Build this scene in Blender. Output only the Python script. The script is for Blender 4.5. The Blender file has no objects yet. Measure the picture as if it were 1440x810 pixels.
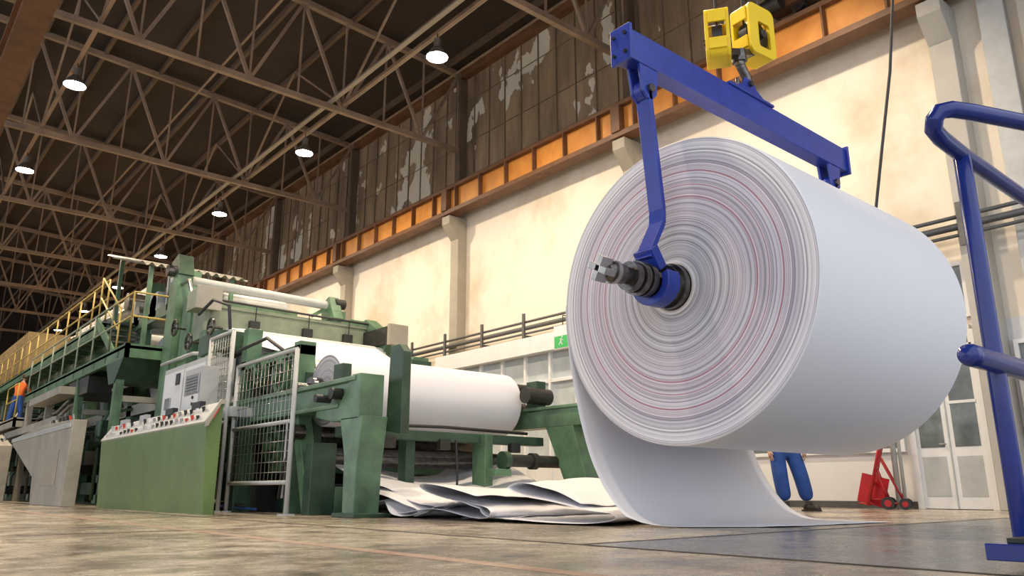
import bpy, bmesh, math, random
from mathutils import Vector, Matrix, noise
random.seed(7)
V=Vector
scene=bpy.context.scene
# ------------------------------------------------------------ materials
MATS={}
def mat(name,col,rough=.5,metal=0,var=.0,vscale=3.0,bump=0,bscale=40,emit=0,col2=None,thr=None,detail=5):
    if name in MATS: return MATS[name]
    m=bpy.data.materials.new(name); m.use_nodes=True
    nt=m.node_tree; b=nt.nodes['Principled BSDF']
    b.inputs['Base Color'].default_value=(*col,1); b.inputs['Roughness'].default_value=rough; b.inputs['Metallic'].default_value=metal
    tc=nt.nodes.new('ShaderNodeTexCoord')
    if var>0 or col2:
        n=nt.nodes.new('ShaderNodeTexNoise'); n.inputs['Scale'].default_value=vscale; n.inputs['Detail'].default_value=detail; n.inputs['Roughness'].default_value=.65
        nt.links.new(tc.outputs['Object'],n.inputs['Vector'])
        r=nt.nodes.new('ShaderNodeValToRGB'); e=r.color_ramp.elements
        lo,hi=thr if thr else (.3,.7)
        e[0].position=lo; e[1].position=hi
        c2=col2 if col2 else tuple(max(0,x*(1-var)) for x in col)
        e[0].color=(*c2,1); e[1].color=(*col,1)
        nt.links.new(n.outputs['Fac'],r.inputs['Fac']); nt.links.new(r.outputs['Color'],b.inputs['Base Color'])
    if bump>0:
        n2=nt.nodes.new('ShaderNodeTexNoise'); n2.inputs['Scale'].default_value=bscale; n2.inputs['Detail'].default_value=3
        nt.links.new(tc.outputs['Object'],n2.inputs['Vector'])
        bp=nt.nodes.new('ShaderNodeBump'); bp.inputs['Strength'].default_value=bump; bp.inputs['Distance'].default_value=.02
        nt.links.new(n2.outputs['Fac'],bp.inputs['Height']); nt.links.new(bp.outputs['Normal'],b.inputs['Normal'])
    if emit>0:
        b.inputs['Emission Color'].default_value=(*col,1); b.inputs['Emission Strength'].default_value=emit
    MATS[name]=m; return m
GREEN=mat('machine_green',(.14,.27,.155),.36,var=.6,vscale=2.5)
DGREEN=mat('dark_machine_green',(.045,.1,.06),.42,var=.6,vscale=3)
OLIVE=mat('light_olive_green',(.28,.33,.23),.45,var=.4,vscale=2)
DESKG=mat('desk_green',(.165,.26,.085),.32,var=.3,vscale=1.5)
CREAM=mat('cream_paint',(.45,.42,.35),.4,var=.35,vscale=1.5)
LGREY=mat('light_grey_paint',(.5,.52,.52),.4,var=.2)
WHITE=mat('white_paint',(.78,.79,.8),.4,var=.08)
BLACK=mat('black_rubber',(.02,.02,.022),.5)
DARK=mat('dark_machinery',(.045,.045,.04),.45,.3,var=.5,vscale=5)
STEEL=mat('bare_steel',(.45,.44,.43),.3,.9,var=.3,vscale=6)
DSTEEL=mat('oily_steel',(.18,.17,.165),.25,.85,var=.7,vscale=14)
BLUE=mat('crane_blue',(.022,.05,.36),.3,var=.3,vscale=6)
BLUE2=mat('cart_blue',(.012,.03,.22),.2,var=.25,vscale=4)
YEL=mat('hook_yellow',(.9,.62,.01),.35,var=.08)
RAILY=mat('railing_yellow',(.58,.43,.11),.45,var=.35)
RAILG=mat('railing_grey_green',(.3,.36,.28),.45,var=.3)
OCHRE=mat('ochre_cladding',(.27,.19,.08),.6,var=.4)
PAPER=mat('paper_white',(.8,.8,.84),.5,var=.03,vscale=.6)
ORANGE=mat('girder_orange',(.8,.35,.07),.5,col2=(.55,.2,.03),vscale=1.2)
RUSTB=mat('girder_brown',(.2,.09,.04),.55,var=.5,vscale=2)
TRUSS=mat('truss_brown',(.34,.245,.17),.5,var=.5,vscale=1)
PURL=mat('purlin_brown',(.15,.1,.065),.6,var=.4,vscale=1)
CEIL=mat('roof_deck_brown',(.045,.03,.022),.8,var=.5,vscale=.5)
COLM=mat('column_beige',(.4,.36,.29),.6,var=.25,vscale=1)
COLM2=mat('column_grey',(.46,.44,.4),.55,var=.2,vscale=1)
GLASSD=mat('window_glass_dark',(.07,.085,.09),.08,col2=(.2,.23,.23),vscale=1.6)
GLASSL=mat('window_glass_frosted',(.6,.66,.7),.15,var=.3,vscale=1.2)
PIPE=mat('pipe_grey',(.12,.12,.12),.45,.3,var=.3)
RED=mat('truck_red',(.45,.01,.015),.35,var=.3)
EGRN=mat('sign_green',(.05,.45,.12),.4)
LAMPM=mat('lamp_glow',(1,.96,.88),.3,emit=60)
ALU=mat('lamp_reflector',(.3,.28,.26),.35,.8)
BTNR=mat('button_red',(.6,.05,.03),.4)
JOINT=mat('floor_joint_dark',(.05,.04,.03),.7,var=.4,vscale=8)
LINER=mat('floor_line_rust',(.26,.11,.08),.4,col2=(.4,.3,.22),vscale=5)

def nodes_floor():
    m=bpy.data.materials.new('floor_concrete'); m.use_nodes=True; nt=m.node_tree; N=nt.nodes; L=nt.links; b=N['Principled BSDF']
    tc=N.new('ShaderNodeTexCoord')
    n1=N.new('ShaderNodeTexNoise'); n1.inputs['Scale'].default_value=.5; n1.inputs['Detail'].default_value=8; n1.inputs['Roughness'].default_value=.6
    n2=N.new('ShaderNodeTexNoise'); n2.inputs['Scale'].default_value=3; n2.inputs['Detail'].default_value=8; n2.inputs['Roughness'].default_value=.7
    L.new(tc.outputs['Object'],n1.inputs['Vector']); L.new(tc.outputs['Object'],n2.inputs['Vector'])
    r1=N.new('ShaderNodeValToRGB'); e=r1.color_ramp.elements; e[0].position=.36; e[0].color=(.2,.165,.13,1); e[1].position=.56; e[1].color=(.5,.43,.33,1)
    r2=N.new('ShaderNodeValToRGB'); e=r2.color_ramp.elements; e[0].position=.32; e[0].color=(.5,.48,.46,1); e[1].position=.54; e[1].color=(1,1,1,1)
    L.new(n1.outputs['Fac'],r1.inputs['Fac']); L.new(n2.outputs['Fac'],r2.inputs['Fac'])
    sp=N.new('ShaderNodeSeparateXYZ'); L.new(tc.outputs['Object'],sp.inputs[0])
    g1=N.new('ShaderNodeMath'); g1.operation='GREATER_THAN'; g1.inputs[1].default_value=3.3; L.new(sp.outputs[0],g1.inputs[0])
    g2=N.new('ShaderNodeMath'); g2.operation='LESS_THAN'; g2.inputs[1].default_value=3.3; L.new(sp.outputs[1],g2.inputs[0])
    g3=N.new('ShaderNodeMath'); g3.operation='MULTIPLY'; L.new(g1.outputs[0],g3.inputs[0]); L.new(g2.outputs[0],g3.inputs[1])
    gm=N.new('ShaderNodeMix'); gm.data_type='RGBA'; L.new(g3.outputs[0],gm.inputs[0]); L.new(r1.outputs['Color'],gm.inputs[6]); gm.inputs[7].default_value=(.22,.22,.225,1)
    mx=N.new('ShaderNodeMix'); mx.data_type='RGBA'; mx.blend_type='MULTIPLY'; mx.inputs[0].default_value=1
    L.new(gm.outputs[2],mx.inputs[6]); L.new(r2.outputs['Color'],mx.inputs[7]); L.new(mx.outputs[2],b.inputs['Base Color'])
    r3=N.new('ShaderNodeMapRange'); r3.inputs[1].default_value=.3; r3.inputs[2].default_value=.7; r3.inputs[3].default_value=.14; r3.inputs[4].default_value=.36
    L.new(n2.outputs['Fac'],r3.inputs[0]); L.new(r3.outputs[0],b.inputs['Roughness'])
    n4=N.new('ShaderNodeTexNoise'); n4.inputs['Scale'].default_value=1.5; n4.inputs['Detail'].default_value=3; L.new(tc.outputs['Object'],n4.inputs['Vector'])
    bp=N.new('ShaderNodeBump'); bp.inputs['Strength'].default_value=.12; bp.inputs['Distance'].default_value=.02; L.new(n4.outputs['Fac'],bp.inputs['Height']); L.new(bp.outputs['Normal'],b.inputs['Normal'])
    return m
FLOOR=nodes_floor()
def nodes_roll_end():
    m=bpy.data.materials.new('roll_end_rings'); m.use_nodes=True; nt=m.node_tree; N=nt.nodes; L=nt.links; b=N['Principled BSDF']; b.inputs['Roughness'].default_value=.7; b.inputs['Specular IOR Level'].default_value=.25
    tc=N.new('ShaderNodeTexCoord'); sx=N.new('ShaderNodeVectorMath'); sx.operation='MULTIPLY'; sx.inputs[1].default_value=(0,1,1)
    L.new(tc.outputs['Object'],sx.inputs[0])
    ln=N.new('ShaderNodeVectorMath'); ln.operation='LENGTH'; L.new(sx.outputs[0],ln.inputs[0])
    dn=N.new('ShaderNodeTexNoise'); dn.inputs['Scale'].default_value=1.2; L.new(tc.outputs['Object'],dn.inputs['Vector'])
    def math_(op,a,bv):
        n=N.new('ShaderNodeMath'); n.operation=op; L.new(a,n.inputs[0])
        if isinstance(bv,(int,float)): n.inputs[1].default_value=bv
        elif bv is not None: L.new(bv,n.inputs[1])
        return n.outputs[0]
    rad=math_('ADD',math_('MULTIPLY',dn.outputs['Fac'],.015),ln.outputs['Value'])
    def n1d(sc,det,off=0,rough=.75):
        n=N.new('ShaderNodeTexNoise'); n.noise_dimensions='1D'; n.inputs['Scale'].default_value=sc; n.inputs['Detail'].default_value=det; n.inputs['Roughness'].default_value=rough
        L.new(math_('ADD',rad,off),n.inputs['W']); return n.outputs['Fac']
    def ramp(src,st):
        r=N.new('ShaderNodeValToRGB')
        while len(r.color_ramp.elements)<len(st): r.color_ramp.elements.new(.5)
        for e,(p,c) in zip(r.color_ramp.elements,st): e.position=p; e.color=(*c,1)
        L.new(src,r.inputs['Fac']); return r.outputs[0]
    def mul(a_,b_):
        mx=N.new('ShaderNodeMix'); mx.data_type='RGBA'; mx.blend_type='MULTIPLY'; mx.inputs[0].default_value=1; L.new(a_,mx.inputs[6]); L.new(b_,mx.inputs[7]); return mx.outputs[2]
    ra=ramp(n1d(30,5),[(.36,(.36,.35,.4)),(.44,(.62,.61,.66)),(.5,(.7,.69,.74)),(.56,(.8,.79,.84))])
    rf=ramp(n1d(75,2,11.1),[(.34,(.45,.44,.48)),(.42,(1,1,1)),(1,(1,1,1))])
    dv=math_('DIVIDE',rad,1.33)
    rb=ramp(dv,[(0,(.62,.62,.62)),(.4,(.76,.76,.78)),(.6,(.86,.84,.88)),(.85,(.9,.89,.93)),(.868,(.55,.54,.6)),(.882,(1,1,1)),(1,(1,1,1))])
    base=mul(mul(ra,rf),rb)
    rc=ramp(math_('FRACT',math_('MULTIPLY',n1d(7,1,7.3,.5),17.0),None),[(.0,(1,1,1)),(.1,(1,1,1)),(.16,(0,0,0)),(1,(0,0,0))])
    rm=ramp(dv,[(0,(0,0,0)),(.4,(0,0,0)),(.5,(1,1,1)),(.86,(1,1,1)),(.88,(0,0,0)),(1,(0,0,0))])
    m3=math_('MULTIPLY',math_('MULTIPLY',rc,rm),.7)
    m2=N.new('ShaderNodeMix'); m2.data_type='RGBA'; L.new(m3,m2.inputs[0]); L.new(base,m2.inputs[6]); m2.inputs[7].default_value=(.38,.12,.16,1)
    L.new(m2.outputs[2],b.inputs['Base Color'])
    bp=N.new('ShaderNodeBump'); bp.inputs['Strength'].default_value=.25; bp.inputs['Distance'].default_value=.015; L.new(n1d(45,4,3),bp.inputs['Height']); L.new(bp.outputs['Normal'],b.inputs['Normal'])
    return m
ROLLEND=nodes_roll_end()
def nodes_upper_wall():
    m=bpy.data.materials.new('upper_wall_sheet'); m.use_nodes=True; nt=m.node_tree; N=nt.nodes; L=nt.links; b=N['Principled BSDF']; b.inputs['Roughness'].default_value=.6
    tc=N.new('ShaderNodeTexCoord')
    mp0=N.new('ShaderNodeMapping'); mp0.inputs['Scale'].default_value=(1,1.6,.3); L.new(tc.outputs['Object'],mp0.inputs['Vector'])
    n1=N.new('ShaderNodeTexNoise'); n1.inputs['Scale'].default_value=.8; n1.inputs['Detail'].default_value=8; n1.inputs['Roughness'].default_value=.65; L.new(mp0.outputs[0],n1.inputs['Vector'])
    r1=N.new('ShaderNodeValToRGB'); e=r1.color_ramp.elements; e[0].position=.32; e[0].color=(.13,.09,.055,1); e[1].position=.68; e[1].color=(.4,.3,.19,1); L.new(n1.outputs['Fac'],r1.inputs['Fac'])
    mp=N.new('ShaderNodeMapping'); mp.inputs['Scale'].default_value=(1,1.1,.75); mp.inputs['Location'].default_value=(0,5.1,2.4); L.new(tc.outputs['Object'],mp.inputs['Vector'])
    n2=N.new('ShaderNodeTexNoise'); n2.inputs['Scale'].default_value=.75; n2.inputs['Detail'].default_value=4; n2.inputs['Roughness'].default_value=.5; L.new(mp.outputs[0],n2.inputs['Vector'])
    r2=N.new('ShaderNodeValToRGB'); e=r2.color_ramp.elements; e[0].position=.598; e[0].color=(0,0,0,1); e[1].position=.603; e[1].color=(1,1,1,1); L.new(n2.outputs['Fac'],r2.inputs['Fac'])
    mx=N.new('ShaderNodeMix'); mx.data_type='RGBA'; L.new(r2.outputs['Color'],mx.inputs[0]); L.new(r1.outputs['Color'],mx.inputs[6]); mx.inputs[7].default_value=(.66,.63,.52,1)
    L.new(mx.outputs[2],b.inputs['Base Color']); return m
UPW=nodes_upper_wall()
RIB=mat('upper_wall_rib',(.25,.18,.11),.6,var=.6,vscale=1)
LOW=mat('lower_wall_cream',(.8,.73,.62),.6,col2=(.55,.45,.32),vscale=.28,thr=(.3,.5),detail=7)
LOWW=mat('lower_wall_white',(.72,.72,.72),.5,var=.08,vscale=.8)

# ------------------------------------------------------------ mesh builder
class MB:
    def __init__(s,name,origin=(0,0,0)):
        s.name=name; s.bm=bmesh.new(); s.mats=[]; s.o=V(origin)
    def mi(s,m):
        if m not in s.mats: s.mats.append(m)
        return s.mats.index(m)
    def face(s,vs,m,smooth=False):
        try: f=s.bm.faces.new(vs)
        except ValueError: return
        f.material_index=s.mi(m); f.smooth=smooth
    def box(s,x0,x1,y0,y1,z0,z1,m,M=None):
        ps=[V((x,y,z)) for x in (x0,x1) for y in (y0,y1) for z in (z0,z1)]
        if M: ps=[M@p for p in ps]
        v=[s.bm.verts.new(p) for p in ps]
        for q in ((0,1,3,2),(4,6,7,5),(0,4,5,1),(2,3,7,6),(0,2,6,4),(1,5,7,3)): s.face([v[i] for i in q],m)
    def bar(s,p1,p2,w,h,m,up=(0,0,1)):
        p1,p2=V(p1),V(p2); d=(p2-p1); L=d.length
        if L<1e-6: return
        z=d/L; u=V(up)
        if abs(z.dot(u))>.98: u=V((0,1,0))
        x=z.cross(u).normalized(); y=x.cross(z)
        v=[]
        for P in (p1,p2):
            for a,b in ((-1,-1),(1,-1),(1,1),(-1,1)): v.append(s.bm.verts.new(P+x*a*w/2+y*b*h/2))
        for q in ((3,2,1,0),(4,5,6,7),(0,1,5,4),(1,2,6,5),(2,3,7,6),(3,0,4,7)): s.face([v[i] for i in q],m)
    def tube(s,pts,r,m,seg=12,cap=True,rr=None):
        pts=[V(p) for p in pts]; n=len(pts); rings=[]
        t0=(pts[1]-pts[0]).normalized(); u=V((0,0,1)) if abs(t0.z)<.9 else V((1,0,0)); x=t0.cross(u).normalized()
        for i,P in enumerate(pts):
            if i==0: t=t0
            elif i==n-1: t=(pts[-1]-pts[-2]).normalized()
            else: t=((pts[i]-pts[i-1]).normalized()+(pts[i+1]-pts[i]).normalized()).normalized()
            x=(x-t*x.dot(t)).normalized(); y=t.cross(x); R=rr[i] if rr else r
            rings.append([s.bm.verts.new(P+(x*math.cos(2*math.pi*k/seg)+y*math.sin(2*math.pi*k/seg))*R) for k in range(seg)])
        for a,b in zip(rings,rings[1:]):
            for k in range(seg): s.face([a[k],a[(k+1)%seg],b[(k+1)%seg],b[k]],m,True)
        if cap: s.face(rings[0][::-1],m); s.face(rings[-1],m)
    def cyl(s,p1,p2,r,m,seg=24,r2=None,capm=None):
        p1,p2=V(p1),V(p2); r2=r if r2 is None else r2
        t=(p2-p1).normalized(); u=V((0,0,1)) if abs(t.z)<.9 else V((1,0,0)); x=t.cross(u).normalized(); y=t.cross(x)
        cs=[(x*math.cos(2*math.pi*k/seg)+y*math.sin(2*math.pi*k/seg)) for k in range(seg)]
        a=[s.bm.verts.new(p1+c*r) for c in cs]; b=[s.bm.verts.new(p2+c*r2) for c in cs]
        for k in range(seg): s.face([a[k],a[(k+1)%seg],b[(k+1)%seg],b[k]],m,True)
        a2=[s.bm.verts.new(v.co) for v in a]; b2=[s.bm.verts.new(v.co) for v in b]
        s.face(a2[::-1],capm or m); s.face(b2,capm or m)
    def lathe(s,c,axis,prof,m,seg=32,mf=None):
        c=V(c); t=V(axis).normalized(); u=V((0,0,1)) if abs(t.z)<.9 else V((1,0,0)); x=t.cross(u).normalized(); y=t.cross(x)
        for i in range(len(prof)-1):
            (t0,r0),(t1,r1)=prof[i],prof[i+1]; mm=mf[i] if mf else m
            A=[s.bm.verts.new(c+t*t0+(x*math.cos(2*math.pi*k/seg)+y*math.sin(2*math.pi*k/seg))*max(r0,1e-4)) for k in range(seg)]
            B=[s.bm.verts.new(c+t*t1+(x*math.cos(2*math.pi*k/seg)+y*math.sin(2*math.pi*k/seg))*max(r1,1e-4)) for k in range(seg)]
            for k in range(seg): s.face([A[k],A[(k+1)%seg],B[(k+1)%seg],B[k]],mm,True)
    def prism(s,prof,ax,a0,a1,m):
        def P(q,a):
            return V((a,q[0],q[1])) if ax==0 else V((q[0],a,q[1])) if ax==1 else V((q[0],q[1],a))
        A=[s.bm.verts.new(P(q,a0)) for q in prof]; B=[s.bm.verts.new(P(q,a1)) for q in prof]; n=len(prof)
        for k in range(n): s.face([A[k],A[(k+1)%n],B[(k+1)%n],B[k]],m)
        s.face(A[::-1],m); s.face(B,m)
    def grid(s,f,nu,nv,m):
        g=[[s.bm.verts.new(f(i/nu,j/nv)) for j in range(nv+1)] for i in range(nu+1)]
        for i in range(nu):
            for j in range(nv): s.face([g[i][j],g[i+1][j],g[i+1][j+1],g[i][j+1]],m,True)
    def finish(s,parent=None,bevel=0,thick=0):
        bmesh.ops.recalc_face_normals(s.bm,faces=s.bm.faces[:])
        me=bpy.data.meshes.new(s.name)
        for v in s.bm.verts: v.co-=s.o
        s.bm.to_mesh(me); s.bm.free()
        for m in s.mats: me.materials.append(m)
        ob=bpy.data.objects.new(s.name,me); bpy.context.collection.objects.link(ob); ob.location=s.o
        if parent: ob.parent=parent; ob.location=ob.location-parent.location
        if thick: md=ob.modifiers.new('th','SOLIDIFY'); md.thickness=thick; md.offset=0
        if bevel: md=ob.modifiers.new('bv','BEVEL'); md.width=bevel; md.segments=2; md.limit_method='ANGLE'; md.angle_limit=.7
        return ob
def empty(name,loc=(0,0,0)):
    e=bpy.data.objects.new(name,None); e.location=loc; bpy.context.collection.objects.link(e); return e
def spline(P,u):
    n=len(P)-1; s=max(0,min(n-1e-6,u*n)); i=int(s); t=s-i
    p0=P[max(i-1,0)];p1=P[i];p2=P[i+1];p3=P[min(i+2,n)]
    return tuple(.5*((2*p1[k])+(-p0[k]+p2[k])*t+(2*p0[k]-5*p1[k]+4*p2[k]-p3[k])*t*t+(-p0[k]+3*p1[k]-3*p2[k]+p3[k])*t*t*t) for k in range(len(p1)))

# ------------------------------------------------------------ room shell
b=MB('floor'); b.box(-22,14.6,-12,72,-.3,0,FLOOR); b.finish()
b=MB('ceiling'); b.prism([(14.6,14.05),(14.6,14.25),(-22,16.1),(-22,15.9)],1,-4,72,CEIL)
x=13.2
while x>-20:
    z=14.05+(14.6-x)*.0505-.1; b.box(x-.05,x+.05,-4,71.5,z-.1,z+.12,PURL); x-=1.75
b.finish()
WX=14.0
b=MB('wall_right')
b.box(WX,WX+.4,-4,72,0,9.0,LOW); b.box(WX,WX+.4,-4,72,9.0,14.25,UPW)
b.box(WX-.012,WX,-4,9.3,0,3.0,LOWW)
y=-3.5
while y<71:
    b.box(WX-.04,WX,y,y+.025,9.6,14.0,RIB); y+=.78
for z in (11.4,12.9): b.box(WX-.02,WX,-4,71,z,z+.02,RIB)
b.box(WX-.25,WX,-4,71,13.75,14.0,RUSTB)
b.finish()
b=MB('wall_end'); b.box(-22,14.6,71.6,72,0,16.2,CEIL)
for k in range(30): b.box(-21+k*1.2,-20.9+k*1.2,71.5,71.6,0,15.8,PURL)
b.finish()
b=MB('baseboard_right'); b.box(WX-.03,WX-.012,-4,9.3,0,.12,PIPE); b.finish()
COLY=[-3.0,4.3,11.6,18.9,26.2,33.5,40.8,48.1,55.4,62.7]
for Y in COLY:
    b=MB('wall_column'); m=COLM2 if Y<10 else COLM
    b.box(WX-.34,WX-.001,Y-.2,Y+.2,0,8.72,m); b.box(WX-.3,WX,Y-.13,Y+.13,9.85,13.7,PURL)
    b.prism([(WX-.34,8.0),(WX-.7,8.45),(WX-.7,8.72),(WX-.34,8.72)],1,Y-.2,Y+.2,m)
    if Y==4.3:
        b.box(WX-.3,WX-.001,2.3,3.1,0,8.72,m); b.box(WX-.42,WX-.3,2.5,2.56,0,8.7,LGREY); b.box(WX-.2,WX-.001,3.3,3.7,3.2,8.72,LGREY)
    b.finish(bevel=.015)
def girder(name,xa,xb,xw):
    b=MB(name)
    b.box(xa,xb,-4,71,8.75,8.88,RUSTB); b.box(xa,xb,-4,71,9.57,9.68,RUSTB); b.box(xw,xw+.03,-4,71,8.88,9.57,ORANGE)
    b.box((xa+xb)/2-.04,(xa+xb)/2+.04,-4,71,9.68,9.8,DSTEEL)
    y=-3.6
    while y<71: b.box(xw-.15,xw,y,y+.04,8.88,9.57,RUSTB); b.box(xw+.03,xw+.15,y,y+.04,8.88,9.57,RUSTB); y+=1.22
    for Y in COLY: b.box(xw-.2,xw+.2,Y-.14,Y+.14,8.88,9.57,RUSTB)
    b.finish()
girder('crane_runway_girder',13.25,13.65,13.4)
girder('crane_runway_girder',1.1,1.6,1.38)
for Y in COLY[1:]:
    b=MB('roof_truss'); zt=lambda x:13.9+(14-x)*.05-.05
    b.bar((13.95,Y,11.1),(-12,Y,11.1),.14,.16,TRUSS)
    b.bar((13.95,Y,zt(14)),(-12,Y,zt(-12)),.16,.18,TRUSS)
    x=13.7; st=1.4; i=0
    while x-st>-12:
        if i%2==0: b.bar((x,Y,zt(x)),(x-st,Y,11.1),.08,.09,TRUSS)
        else: b.bar((x,Y,11.1),(x-st,Y,zt(x-st)),.08,.09,TRUSS)
        b.bar((x,Y,11.1),(x,Y,zt(x)),.05,.05,TRUSS)
        x-=st; i+=1
    b.finish()
b=MB('roof_bracing')
for X in (9.5,3.0,-3.5): b.bar((X,-3,11.28),(X,70,11.28),.09,.1,TRUSS)
for X in (12.3,6.7,.1): b.bar((X,-3,12.6),(X,70,12.6),.05,.05,TRUSS)
for i in range(1,9):
    Y0=COLY[i]
    for X in (9.5,3.0):
        b.bar((X,Y0,11.3),(X,Y0+3.6,14.0),.06,.06,TRUSS); b.bar((X,Y0+7.2,11.3),(X,Y0+3.7,14.0),.06,.06,TRUSS)
b.bar((9.15,-3,11.3),(9.15,70,11.3),.12,.05,COLM)
b.bar((9.75,-3,11.5),(9.75,70,11.5),.06,.06,COLM)
b.finish()
for X in (9.45,3.0):
    for k in range(8):
        Y=6.7+7.25*k
        z=10.55
        e=empty('high_bay_lamp',(X,Y,z))
        b=MB('reflector',(X,Y,z)); b.lathe((X,Y,z),(0,0,1),[(0,.27),(.06,.26),(.2,.16),(.28,.09),(.3,.09),(.5,.09),(.5,0)],ALU,20)
        b.lathe((X,Y,z+.02),(0,0,1),[(0,.0),(.0,.25)],LAMPM,20)
        b.tube([(X,Y,z+.45),(X,Y,11.2)],.015,BLACK,6); b.finish(parent=e)
        if k<7:
            ld=bpy.data.lights.new('lamp_light','SPOT'); ld.energy=1750; ld.color=(1,.8,.56); ld.spot_size=math.radians(172); ld.spot_blend=.6; ld.shadow_soft_size=.2
            lo=bpy.data.objects.new('lamp_light',ld); bpy.context.collection.objects.link(lo); lo.parent=e; lo.location=(0,0,-.05)
# overhead crane
b=MB('overhead_crane')
for Y in (3.0,6.0): b.box(1.7,13.1,Y-.3,Y+.3,10.15,11.0,RUSTB)
b.box(13.28,13.62,1.6,7.3,9.98,10.35,RUSTB); b.box(1.15,1.55,1.6,7.3,9.98,10.35,RUSTB)
for Y in (2.2,6.7):
    b.cyl((13.38,Y,9.98),(13.52,Y,9.98),.17,DSTEEL); b.cyl((1.28,Y,9.98),(1.42,Y,9.98),.17,DSTEEL)
b.box(13.1,13.28,2.6,6.4,10.15,10.9,RUSTB); b.box(1.5,1.75,2.6,6.4,10.15,10.9,RUSTB)
b.cyl((13.1,6.9,10.0),(13.1,7.4,10.0),.16,DARK); b.box(13.0,13.28,6.95,7.2,9.95,10.25,DARK)
b.box(5.6,7.6,2.8,6.2,11.0,11.5,RUSTB); b.cyl((5.9,4.1,10.3),(7.3,4.1,10.3),.3,DSTEEL)
for X in (5.7,7.4): b.box(X,X+.1,3.7,4.4,9.95,11.0,RUSTB)
b.box(10.4,10.6,3.7,4.0,9.85,10.9,RUSTB); b.box(10.3,10.7,2.9,4.0,10.8,11.05,RUSTB)
b.finish()

# ------------------------------------------------------------ jumbo roll
RC=V((6.5,3.93,1.97)); R=1.32; X0,X1=5.15,7.85
PR=empty('paper_roll',RC)
b=MB('wound_paper',RC)
seg=128
pr=[(X0-RC.x,.235),(X0-RC.x,R-.012),(X0-RC.x+.012,R),(X1-RC.x-.012,R),(X1-RC.x,R-.012),(X1-RC.x,.235)]
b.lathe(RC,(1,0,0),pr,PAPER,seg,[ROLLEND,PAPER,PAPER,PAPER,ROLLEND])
CORE=mat('core_board',(.66,.62,.57),.6,var=.2)
for s in (0,1):
    sg=-1 if s==0 else 1; xe=(X0 if s==0 else X1)-RC.x
    b.lathe(RC,(1,0,0),[(xe,.235),(xe+sg*.02,.235),(xe+sg*.02,.215),(xe+sg*.02,.2),(xe-sg*.04,.2),(xe-sg*.04,0)],CORE,48,[CORE,PAPER,CORE,DARK,DARK])
b.finish(parent=PR)
prof=[(5.248,2.05),(5.25,1.9),(5.24,1.7),(5.21,1.4),(5.15,1.1),(5.08,.85),(4.97,.55),(4.82,.3),(4.66,.13),(4.48,.04),(4.3,.012),(4.0,.008),(3.8,.008),(3.6,.008)]
cum=[0]
for q0,q1 in zip(prof,prof[1:]): cum.append(cum[-1]+math.dist(q0,q1))
def prof_at(l):
    l=max(0,min(cum[-1],l))
    for i in range(len(cum)-1):
        if l<=cum[i+1]:
            t=(l-cum[i])/(cum[i+1]-cum[i])
            return spline(prof,(i+t)/(len(prof)-1))
    return prof[-1]
b=MB('hanging_sheet')
def fs(u,v):
    x=X0+v*(X1-X0)
    w=x-X0
    end=cum[-1]-1.0+ (1.0*min(1,w/1.0)**.8)
    end+= .05*noise.noise(V((x*2.3,1,0)))
    l=u*end; y,z=prof_at(l)
    k=min(1,l/1.2)
    y+=.035*k*math.sin(x*2.1+.7)+.02*k*noise.noise(V((x*1.5,l,0)))
    z=max(z,.006)+(.02*max(0,noise.noise(V((x*1.7,l*2,3)))) if z<.3 else 0)
    x+=.04*k*noise.noise(V((l*.9,v*2,5)))
    return V((x,y,z))
b.grid(fs,60,40,PAPER); b.finish(parent=PR,thick=.002)
b=MB('shaft'); c=(0,RC.y,RC.z)
b.lathe(c,(1,0,0),[(4.3,0),(4.3,.06),(4.34,.085),(4.48,.085),(4.5,.07),(4.56,.07),(4.56,.12),(4.62,.125),(4.62,.1),(4.64,.1),(4.64,.14),(4.7,.14),(4.7,.115),(4.73,.115),(4.73,.14),(4.79,.14),(4.79,.11),(4.82,.11),(4.82,.1),(5.0,.1),(5.0,.17),(5.06,.17),(5.06,.195),(5.12,.195),(5.12,.1),(7.9,.1),(7.9,.17),(8.0,.17),(8.0,.1),(8.3,.1),(8.3,.08),(8.6,.08),(8.6,0)],DSTEEL,36)
for k in range(4):
    a=k*math.pi/2+.5
    M=Matrix.Translation(V((4.27,RC.y,RC.z)))@Matrix.Rotation(a,4,'X')
    b.box(-.07,.05,.02,.1,-.028,.028,STEEL,M)
b.cyl((4.36,RC.y,RC.z),(4.4,RC.y,RC.z),.098,STEEL)
b.finish(parent=PR,bevel=.004)

# lifting spreader with arms
e=empty('lifting_spreader',(6.5,RC.y,4.08))
b=MB('crossbar')
ya,yb=RC.y-.085,RC.y+.085
b.box(4.62,8.45,ya,yb,3.93,4.22,BLUE); b.box(4.58,4.62,ya-.03,yb+.03,3.9,4.25,BLUE); b.box(8.45,8.49,ya-.03,yb+.03,3.9,4.25,BLUE)
for z in (3.98,4.16):
    for y in (ya+.02,yb-.02): b.cyl((4.56,y,z),(4.58,y,z),.018,DSTEEL,8)
b.box(6.1,6.9,ya-.02,yb+.02,4.22,4.25,BLUE)
for s in (-1,1): b.prism([(6.2,4.25),(6.8,4.25),(6.62,4.34),(6.58,4.42),(6.42,4.42),(6.38,4.34)],1,RC.y+s*.065-.012,RC.y+s*.065+.012,BLUE)
b.cyl((6.5,RC.y-.11,4.36),(6.5,RC.y+.11,4.36),.03,DSTEEL,16)
b.finish(parent=e,bevel=.008)
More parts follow.
